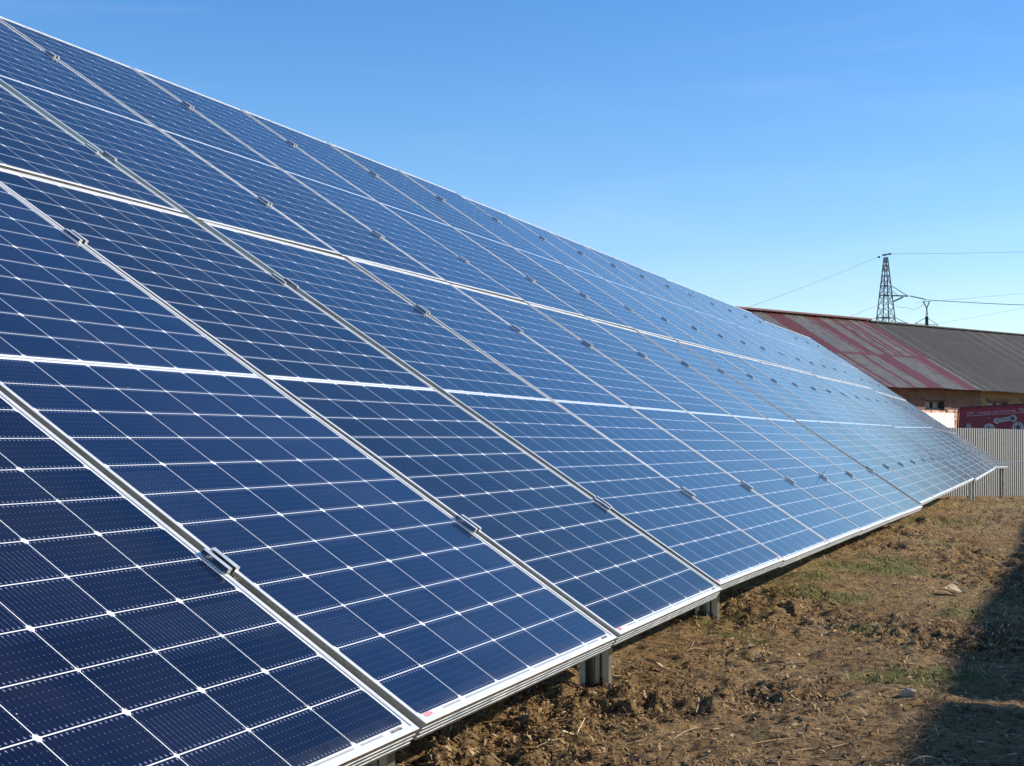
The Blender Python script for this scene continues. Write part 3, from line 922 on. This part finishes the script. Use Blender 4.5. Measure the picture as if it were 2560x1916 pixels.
m = MB(); m.bar(bp(.2, -wR, zR + .03), bp(44, -wR, zR + .03), .30, .06); bfin(m.build('ridge_cap', M_RSLATE, broot))

# walls with window openings
def wall_with_holes(t0, t1, z0, z1, n, holes, mat, name, thick=.35):
    m = MB(); xs_ = sorted({t0, t1, *[h[0] for h in holes], *[h[1] for h in holes]}); zs_ = sorted({z0, z1, *[h[2] for h in holes], *[h[3] for h in holes]})
    for i in range(len(xs_) - 1):
        for j in range(len(zs_) - 1):
            cx, cz = (xs_[i] + xs_[i + 1]) / 2, (zs_[j] + zs_[j + 1]) / 2
            if any(h[0] < cx < h[1] and h[2] < cz < h[3] for h in holes): continue
            m.box(bp(cx, n - thick / 2, cz), (xs_[i + 1] - xs_[i], thick, zs_[j + 1] - zs_[j]), (BE, BN, Vector((0, 0, 1))))
    o = m.build(name, mat, broot); bfin(o); return o
t1a, z1a = bhit(2313, 1001, -.8); t1b, z1b = bhit(2361, 1025, -.8)
t2a, z2a = bhit(2470, 1004, -.8); t2b, z2b = bhit(2520, 1032, -.8)
t3a, z3a = bhit(2555, 1003, -.8); t3b, z3b = bhit(2606, 1032, -.8)
tm, _ = bhit(2452, 1000, -.8)
wall_with_holes(-33.5, tm, -2.6, zE + .40, -.8, [(t1a, t1b, z1b, z1a)], M_BRICK, 'brick_wall')
wall_with_holes(tm, 43.5, -2.6, zE + .40, -.8, [(t2a, t2b, z2b, z2a), (t3a, t3b, z3b, z3a)], M_BRICKY, 'ochre_wall')
m = MB(); m.box(bp(5, -2 * wR + .5, -.6), (77, .35, 3.9), (BE, BN, Vector((0, 0, 1)))); bfin(m.build('rear_wall', M_BRICK, broot))
for tt_ in (-33.3, 43.3):
    m = MB(); a, b, c, d_, e_ = bp(tt_, -1.2, -2.6), bp(tt_, -2 * wR + .7, -2.6), bp(tt_, -2 * wR + .7, zE), bp(tt_, -wR, zR - .25), bp(tt_, -1.2, zE)
    off = BE * .3; vs = [a, b, c, d_, e_] + [p + off for p in (a, b, c, d_, e_)]
    m.add(vs, [(0, 1, 2, 3, 4), (9, 8, 7, 6, 5)] + [(i, (i + 1) % 5, 5 + (i + 1) % 5, 5 + i)[::-1] for i in range(5)])
    bfin(m.build('gable_wall', M_BRICK, broot))
M_GLASS = plain('dark_window_glass', (.012, .016, .026), .35, 0, 0)
M_WFR = plain('dark_window_frame', (.04, .04, .045), .6, 0, .1)
M_WWH = plain('white_window_frame', (.7, .72, .72), .5, 0, .1)
M_CURT = plain('pale_board', (.5, .55, .55), .7, 0, .1)
def window(ta, tb, za, zb, white=False):
    n = -.8 - .14; m = MB(); ax = (BE, BN, Vector((0, 0, 1)))
    m.box(bp((ta + tb) / 2, n - .03, (za + zb) / 2), (tb - ta, .012, za - zb), ax)
    w = bfin(m.build('window', M_GLASS, broot))
    m = MB(); f = .07
    for t_ in (ta + f / 2, (ta + tb) / 2, tb - f / 2): m.box(bp(t_, n, (za + zb) / 2), (f, .07, za - zb), ax)
    for z_ in (za - f / 2, zb + f / 2): m.box(bp((ta + tb) / 2, n, z_), (tb - ta - .004, .066, f), ax)
    fr = m.build('window_frame', M_WFR, w); fr.matrix_parent_inverse = Matrix.Identity(4); fr.matrix_local = Matrix.Identity(4)
    if white:
        m = MB(); L = tb - ta
        m.box(bp(ta + L * .13, n + .06, zb + (za - zb) * .30), (L * .20, .03, (za - zb) * .42), ax)
        m.box(bp(ta + L * .60, n + .06, zb + (za - zb) * .36), (L * .30, .03, (za - zb) * .50), ax)
        o = m.build('white_casement', M_CURT, w); o.matrix_local = Matrix.Identity(4)
window(t1a, t1b, z1a, z1b); window(t2a, t2b, z2a, z2b, True); window(t3a, t3b, z3a, z3b)
# dark lintels
for ta, tb, za in ((t1a, t1b, z1a), (t2a, t2b, z2a), (t3a, t3b, z3a)):
    m = MB(); m.box(bp((ta + tb) / 2, -.79, za + .05), (tb - ta + .3, .05, .10), (BE, BN, Vector((0, 0, 1)))); bfin(m.build('lintel', M_BRICK if za > 0 else M_BRICK, broot))

# low annex in front of the long wall: whitewashed slab and raw orange brick
NA = 1.0
ta0, za0 = bhit(2270, 1026, NA); ta1, _ = bhit(2382, 1026, NA); ta2, _ = bhit(2441, 1020, NA)
zt = .56
aroot = empty('brick_annex', bp(ta1, NA, -1.9)); tag(aroot, 'low sunlit annex with whitewashed slab and raw orange brick edge under the dark window', 'annex')
def afin(o): o.matrix_local = Matrix.Translation(-Vector(aroot.location)); return o
ax = (BE, BN, Vector((0, 0, 1)))
m = MB(); m.box(bp((ta0 - 3 + ta2) / 2, NA - .65, (zt - .08 - 2.6) / 2), (ta2 - ta0 + 3, 1.2, zt + 2.6 - .08), ax); afin(m.build('brick_body', M_BRICKO, aroot))
m = MB(); m.box(bp((ta0 - 3 + ta1) / 2, NA - .0, (zt - .12 - 2.5) / 2), (ta1 - ta0 + 3, .14, zt + 2.5 - .06), ax)
ts = NT('whitewash', .8); cc = ts.coord('Object'); nn0 = ts.noise(cc, 1.6, 6, .7); X_, Y_, Z_ = ts.sep(cc)
ts.color(ts.mix(ts.ramp(ts.noise(ts.coord('Object', (6, 6, .6)), 1.5, 5), .45, .7, 0, .5), (.78, .74, .68), (.55, .50, .43)))
afin(m.build('white_slab', ts.m, aroot))
m = MB(); r_ = random.Random(4); t_ = ta0 - 3
while t_ < ta2:
    L = r_.uniform(.18, .5)
    if r_.random() < .8: m.box(bp(t_ + L / 2, NA - .2 + r_.uniform(-.05, .05), zt - .05 + r_.uniform(-.02, .03)), (L * .95, .5, r_.uniform(.06, .11)), ax)
    t_ += L
afin(m.build('crumbling_top_course', plain('mortar_topped_brick', (.62, .36, .24), .9, 0, .4, 5), aroot))
m = MB()
for i in range(30):
    z_ = -2.4 + i * .1
    m.box(bp(ta1 + .13 + r_.uniform(-.06, .10), NA - .02, z_ + .04), (r_.uniform(.14, .3), .16, r_.uniform(.05, .085)), ax)
afin(m.build('broken_brick_edge', M_BRICKO, aroot))

# ------------------------------------------------------------------ red advertising trailer, leaning
TD = 45.0
tl, tr = at(2399, 1022, TD), at(2399 + 330, 1022 - 330 * .062, TD - 1.17)
E1 = (tr - tl).normalized(); E3 = Vector((0, 0, 1)); E3 = (E3 - E1 * E3.dot(E1)).normalized(); E2 = E1.cross(E3)   # E2 toward... 
E2 = E3.cross(E1)           # away from the camera
troot = empty('red_trailer', tl - E3 * 1.9); tag(troot, 'dark red box trailer printed with lettering and car parts, standing tilted behind the fence', 'trailer')
def tp(a, h, o_=0): return tl + E1 * a - E3 * h + E2 * o_
def tfin(o): o.matrix_local = Matrix.Translation(-Vector(troot.location)); return o
LT, HT = 4.0, 1.45
M_TRED = NT('printed_red_vinyl', .45); cc = M_TRED.coord('Object'); M_TRED.color(M_TRED.mix(M_TRED.ramp(M_TRED.noise(cc, 1.2, 5), .35, .65), (.30, .014, .030), (.20, .022, .040))); M_TRED = M_TRED.m
M_PGREY = plain('printed_grey', (.42, .40, .40), .5, 0, .25, 6); M_PTXT = plain('printed_pink_white', (.50, .33, .37), .5, 0, .1); M_PDK = plain('printed_dark', (.08, .05, .06), .5, 0, .1)
m = MB(); vs = [tp(0, 0), tp(LT, 0), tp(LT, HT), tp(-.20, HT), tp(0, 0, 1.9), tp(LT, 0, 1.9), tp(LT, HT, 1.9), tp(-.20, HT, 1.9)]
m.add(vs, [(0, 3, 2, 1), (4, 5, 6, 7), (0, 1, 5, 4), (3, 7, 6, 2), (0, 4, 7, 3), (1, 2, 6, 5)]); tfin(m.build('box_body', M_TRED, troot))
m = MB(); m.bar(tp(-.02, -.015, -.02), tp(LT, -.015, -.02), .05, .05, E3); m.bar(tp(-.03, 0, -.02), tp(-.22, HT, -.02), .04, .04, E2); tfin(m.build('edge_trim', plain('trim_dark_red', (.10, .01, .018), .5, 0, .1), troot))
m = MB(); m.bar(tp(.17, .235, -.012), tp(LT - .1, .235, -.012), .008, .016, E3); tfin(m.build('printed_line', M_PTXT, troot))
def place_text(txt, size, a, h, mat, shear=.25, bold=.002, nm='lettering', sp=1.0):
    me = text_mesh(txt, size, mat, nm, shear, .001, bold, sp); o = link(nm, me, troot)
    p = tp(a, h, -.014)
    mw = Matrix(((E1.x, E3.x, -E2.x, p.x), (E1.y, E3.y, -E2.y, p.y), (E1.z, E3.z, -E2.z, p.z), (0, 0, 0, 1)))
    o.matrix_local = Matrix.Translation(-Vector(troot.location)) @ mw; return o
place_text('ТРИ', .105, .17, .20, M_PTXT)
place_text('НА', .10, .37, .20, plain('printed_red_text', (.42, .06, .09), .5, 0, 0))
place_text('СКЛАДЕ - МОТОРТЕХНИК', .094, .52, .20, M_PTXT, .25, .0015, 'lettering', .84)
place_text('Пол', .14, 1.66, .205, M_PTXT)
def ring(cx, ch, r0, r1, mi, m, off=-.012, a0=0, a1=2 * math.pi, n=28):
    vs = []
    for i in range(n + 1):
        a = a0 + (a1 - a0) * i / n
        for r in (r0, r1):
            vs.append(tp(cx + r * math.cos(a), ch - r * math.sin(a), off))
    m.add(vs, [(2 * i, 2 * i + 1, 2 * i + 3, 2 * i + 2) for i in range(n)], mi)
# connecting rod
m = MB()
ring(1.03, .43, .0, .085, 0, m); ring(1.50, .385, .0, .105, 0, m, -.0122)
m.add([tp(1.06, .375, -.0118), tp(1.45, .32, -.0118), tp(1.45, .44, -.0118), tp(1.06, .485, -.0118)], [(0, 1, 2, 3)], 0)
ring(1.05, .43, .0, .028, 1, m, -.0135); ring(1.475, .385, .0, .06, 1, m, -.0136)
m.add([tp(1.14, .405, -.0126), tp(1.39, .375, -.0126), tp(1.39, .40, -.0126), tp(1.14, .43, -.0126)], [(0, 1, 2, 3)], 1)
tfin(m.build('printed_rod', [M_PGREY, M_PDK], troot))
for nm, cx, ch in (('printed_disc', .80, .66), ('printed_disc', 1.62, .66)):
    m = MB(); ring(cx, ch, .0, .165, 0, m); ring(cx, ch, .0, .062, 1, m, -.0134); ring(cx, ch, .10, .105, 1, m, -.0136)
    for k in range(5):
        a = k * 2 * math.pi / 5 + .3
        m.add([tp(cx + .065 * math.cos(a - .12), ch - .065 * math.sin(a - .12), -.0138), tp(cx + .15 * math.cos(a - .04), ch - .15 * math.sin(a - .04), -.0138), tp(cx + .15 * math.cos(a + .04), ch - .15 * math.sin(a + .04), -.0138), tp(cx + .065 * math.cos(a + .12), ch - .065 * math.sin(a + .12), -.0138)], [(0, 1, 2, 3)], 1)
    tfin(m.build(nm, [M_PGREY, M_PDK], troot))
m = MB()
for a_, b_ in ((.13, .20), (.30, .27)): m.bar(tp(a_, .75, -.013), tp(b_, .45, -.013), .03, .004, E2)
m.bar(tp(.20, .45, -.0135), tp(.27, .75, -.0135), .03, .004, E2); tfin(m.build('printed_fork', M_PGREY, troot))
m = MB(); m.box(tp(.82, .335, -.013), (.06, .003, .012), (E1, E2, E3)); m.box(tp(.955, .745, -.013), (.05, .003, .02), (E1, E2, E3)); tfin(m.build('rivet_plate', M_PTXT, troot))
for a_ in (.9, 2.9):
    m = MB(); c = tp(a_, HT + .12, .9); vs = []
    for off in (-.1, .1):
        vs += [c + E2 * off + E1 * .34 * math.cos(k * math.pi / 8) + E3 * .34 * math.sin(k * math.pi / 8) for k in range(16)]
    m.add(vs, [tuple(range(16)), tuple(range(16, 32))[::-1]] + [(k, (k + 1) % 16, 16 + (k + 1) % 16, 16 + k)[::-1] for k in range(16)]); tfin(m.build('wheel', M_BLACKP, troot))

# ------------------------------------------------------------------ lattice pylon, small pole, wires
PD = 270.0
M_PYL = plain('pylon_steel', (.10, .13, .16), .6, .3, .15, 1.0)
M_INS = plain('green_glass_insulator', (.02, .10, .09), .25, 0, .1)
M_WIRE = plain('wire', (.16, .18, .20), .6, 0, 0)
pc = at(2214.5, 638, PD); pz = pc.z
proot = empty('lattice_pylon', (pc.x, PD, gbase(PD))); tag(proot, 'tall lattice power pylon rising behind the roof', 'pylon')
def pfin(o): o.matrix_local = Matrix.Translation(-Vector(proot.location)); return o
def hw(z):                      # half diagonal at height z
    ztop, z1 = pz - .4, at(2214, 795, PD).z
    return .33 + (1.66 - .33) * (ztop - z) / (ztop - z1)
gz_ = float(gbase(PD))
def leg(k, z):
    a = math.radians(3 + 90 * k); r = hw(z); return Vector((pc.x + r * math.cos(a), PD + r * math.sin(a), z))
levels = [pz - .4]
z = pz - .4
for y_ in (660, 684, 715, 739, 767, 795, 825, 860, 905): levels.append(at(2214, y_, PD).z)
z = levels[-1]
while z > gz_ + 4: z -= 4.2; levels.append(max(z, gz_))
if levels[-1] > gz_ + .1: levels.append(gz_)
for k in range(4):
    m = MB(); m.bar(leg(k, levels[0]), leg(k, gz_), .16, .16); pfin(m.build('leg', M_PYL, proot))
for k in range(4):
    m = MB()
    for i in range(len(levels) - 1):
        m.bar(leg(k, levels[i]), leg((k + 1) % 4, levels[i + 1]), .075, .075); m.bar(leg((k + 1) % 4, levels[i]), leg(k, levels[i + 1]), .072, .072)
        if i in (3, 4, 6): m.bar(leg(k, levels[i]), leg((k + 1) % 4, levels[i]), .16, .16)
    pfin(m.build('lattice_bracing', M_PYL, proot))
m = MB(); m.bar(at(2206, 638.5, PD), at(2217, 637, PD), .28, .30); m.bar(at(2216, 636, PD), at(2222, 635, PD), .10, .10); pfin(m.build('top_cap', M_PYL, proot))
def px3(zx, zy, D=PD, dy=0): p = at(2180 + zx * .1208, 620 + zy * .1208, D); p.y += dy; return p
m = MB(); m.bar(px3(290, 985), px3(745, 1000), .26, .22); m.bar(px3(395, 780), px3(720, 985), .11, .11); m.bar(px3(405, 865, dy=.6), px3(560, 985, dy=.6), .07, .07); pfin(m.build('cross_arm', M_PYL, proot))
for s_, tip in ((1, (745, 1570)), (-1, (-150, 1540))):
    m = MB(); bx = 480 if s_ > 0 else 100
    m.bar(px3(bx, 1445), px3(*tip), .09, .09); m.bar(px3(bx + 5 * s_, 1530), px3(*tip), .09, .09); m.bar(px3(bx + 5 * s_, 1600), px3(*tip), .09, .09); pfin(m.build('cross_arm', M_PYL, proot))
def insul(a, b, par, fin, D=PD):
    p, q = px3(*a, D), px3(*b, D); m = MB(); n = 9
    m.tube([p, q], .06, 6)
    for i in range(n):
        c = p.lerp(q, (i + .5) / n); d = (q - p).normalized(); m.tube([c - d * .10, c + d * .06], .17, 8, 0, .10)
    fin(m.build('insulator', M_INS, par))
insul((640, 1022), (445, 1110), proot, pfin); insul((805, 1000), (1100, 1065), proot, pfin)
m = MB(); m.bar(px3(750, 995), px3(810, 1000), .08); m.bar(px3(1095, 1062), px3(1180, 1080), .06); m.bar(px3(385, 1120), px3(450, 1112), .08); pfin(m.build('link_plate', M_PYL, proot))
insul((330, 132), (400, 125), proot, pfin); insul((130, 195), (165, 185), proot, pfin)

qc = px3(1133, 1500)
qroot = empty('forked_pole', (qc.x, PD, gz_)); tag(qroot, 'short dark pole with a Y shaped top right of the pylon', 'pole')
def qfin(o): o.matrix_local = Matrix.Translation(-Vector(qroot.location)); return o
m = MB(); b = px3(1133, 1420); m.bar((b.x, PD, gz_), b, .46, .46); qfin(m.build('trunk', plain('dark_pole', (.03, .035, .04), .8, 0, .1), qroot))
m = MB(); m.bar(px3(1118, 1420), px3(1128, 1245), .10); m.bar(px3(1152, 1420), px3(1138, 1245), .10); m.bar(px3(1118, 1400), px3(1150, 1330), .05); m.bar(px3(1150, 1400), px3(1120, 1330), .05); qfin(m.build('lattice_neck', M_PYL, qroot))
m = MB(); m.bar(px3(1132, 1250), px3(1058, 1105), .17); m.bar(px3(1132, 1250), px3(1192, 1105), .17); m.bar(px3(1045, 1108), px3(1205, 1105), .06); m.bar(px3(1128, 1110), px3(1128, 1150), .05); m.bar(px3(1095, 1105), px3(1105, 1065), .07); qfin(m.build('fork', M_PYL, qroot))
m = MB(); m.bar(px3(1110, 1450), px3(888, 1565), .09); m.bar(px3(888, 1567), px3(1370, 1602), .09); m.bar(px3(1160, 1460), px3(1370, 1602), .07); qfin(m.build('cross_arm', M_PYL, qroot))

def wire(pts, label, r=.035, sag=0.0, tags='wire'):
    P_ = [at(*p) for p in pts]
    if len(P_) == 2:
        a, b = P_; P_ = []
        for i in range(17):
            f = i / 16; p = a.lerp(b, f); p.z -= sag * 4 * f * (1 - f); P_.append(p)
    m = MB(); m.tube(P_, r, 5); o = m.build('power_line', M_WIRE); tag(o, label, 'power line', 'power lines around the pylon'); return o
wire([(2193, 643.5, PD), (1660, 838, 190)], 'thin line sloping from the pylon top down to the left', .034, .5)
wire([(2229, 635, PD), (2760, 623, 300)], 'line running level to the right from the pylon top', .034, .2)
wire([(2322, 750.5, PD), (2760, 768, 230)], 'thick dark line running right from above the forked pole', .055, .2)
wire([(2290, 757, PD + 20), (2760, 714, 300)], 'faint line rising to the right behind the forked pole', .022, .1)
wire([(2330, 812, PD + 40), (2760, 732, 330)], 'lowest faint line rising to the right over the slate roof', .022, .1)
wire([(2208, 757, PD), (1900, 868, 200)], 'line sloping left from the pylon waist to the red roof', .034, .4)
wire([(2238, 762, PD), (2244, 767.5, PD), (2252, 769.5, PD), (2265, 769, PD), (2272, 772, PD), (2283, 774, PD), (2295, 771.5, PD), (2308, 761, PD)], 'loose looping jumper wire between pylon and forked pole', .03)

print('objects', len(bpy.data.objects), 'polys', sum(len(m.polygons) for m in bpy.data.meshes))
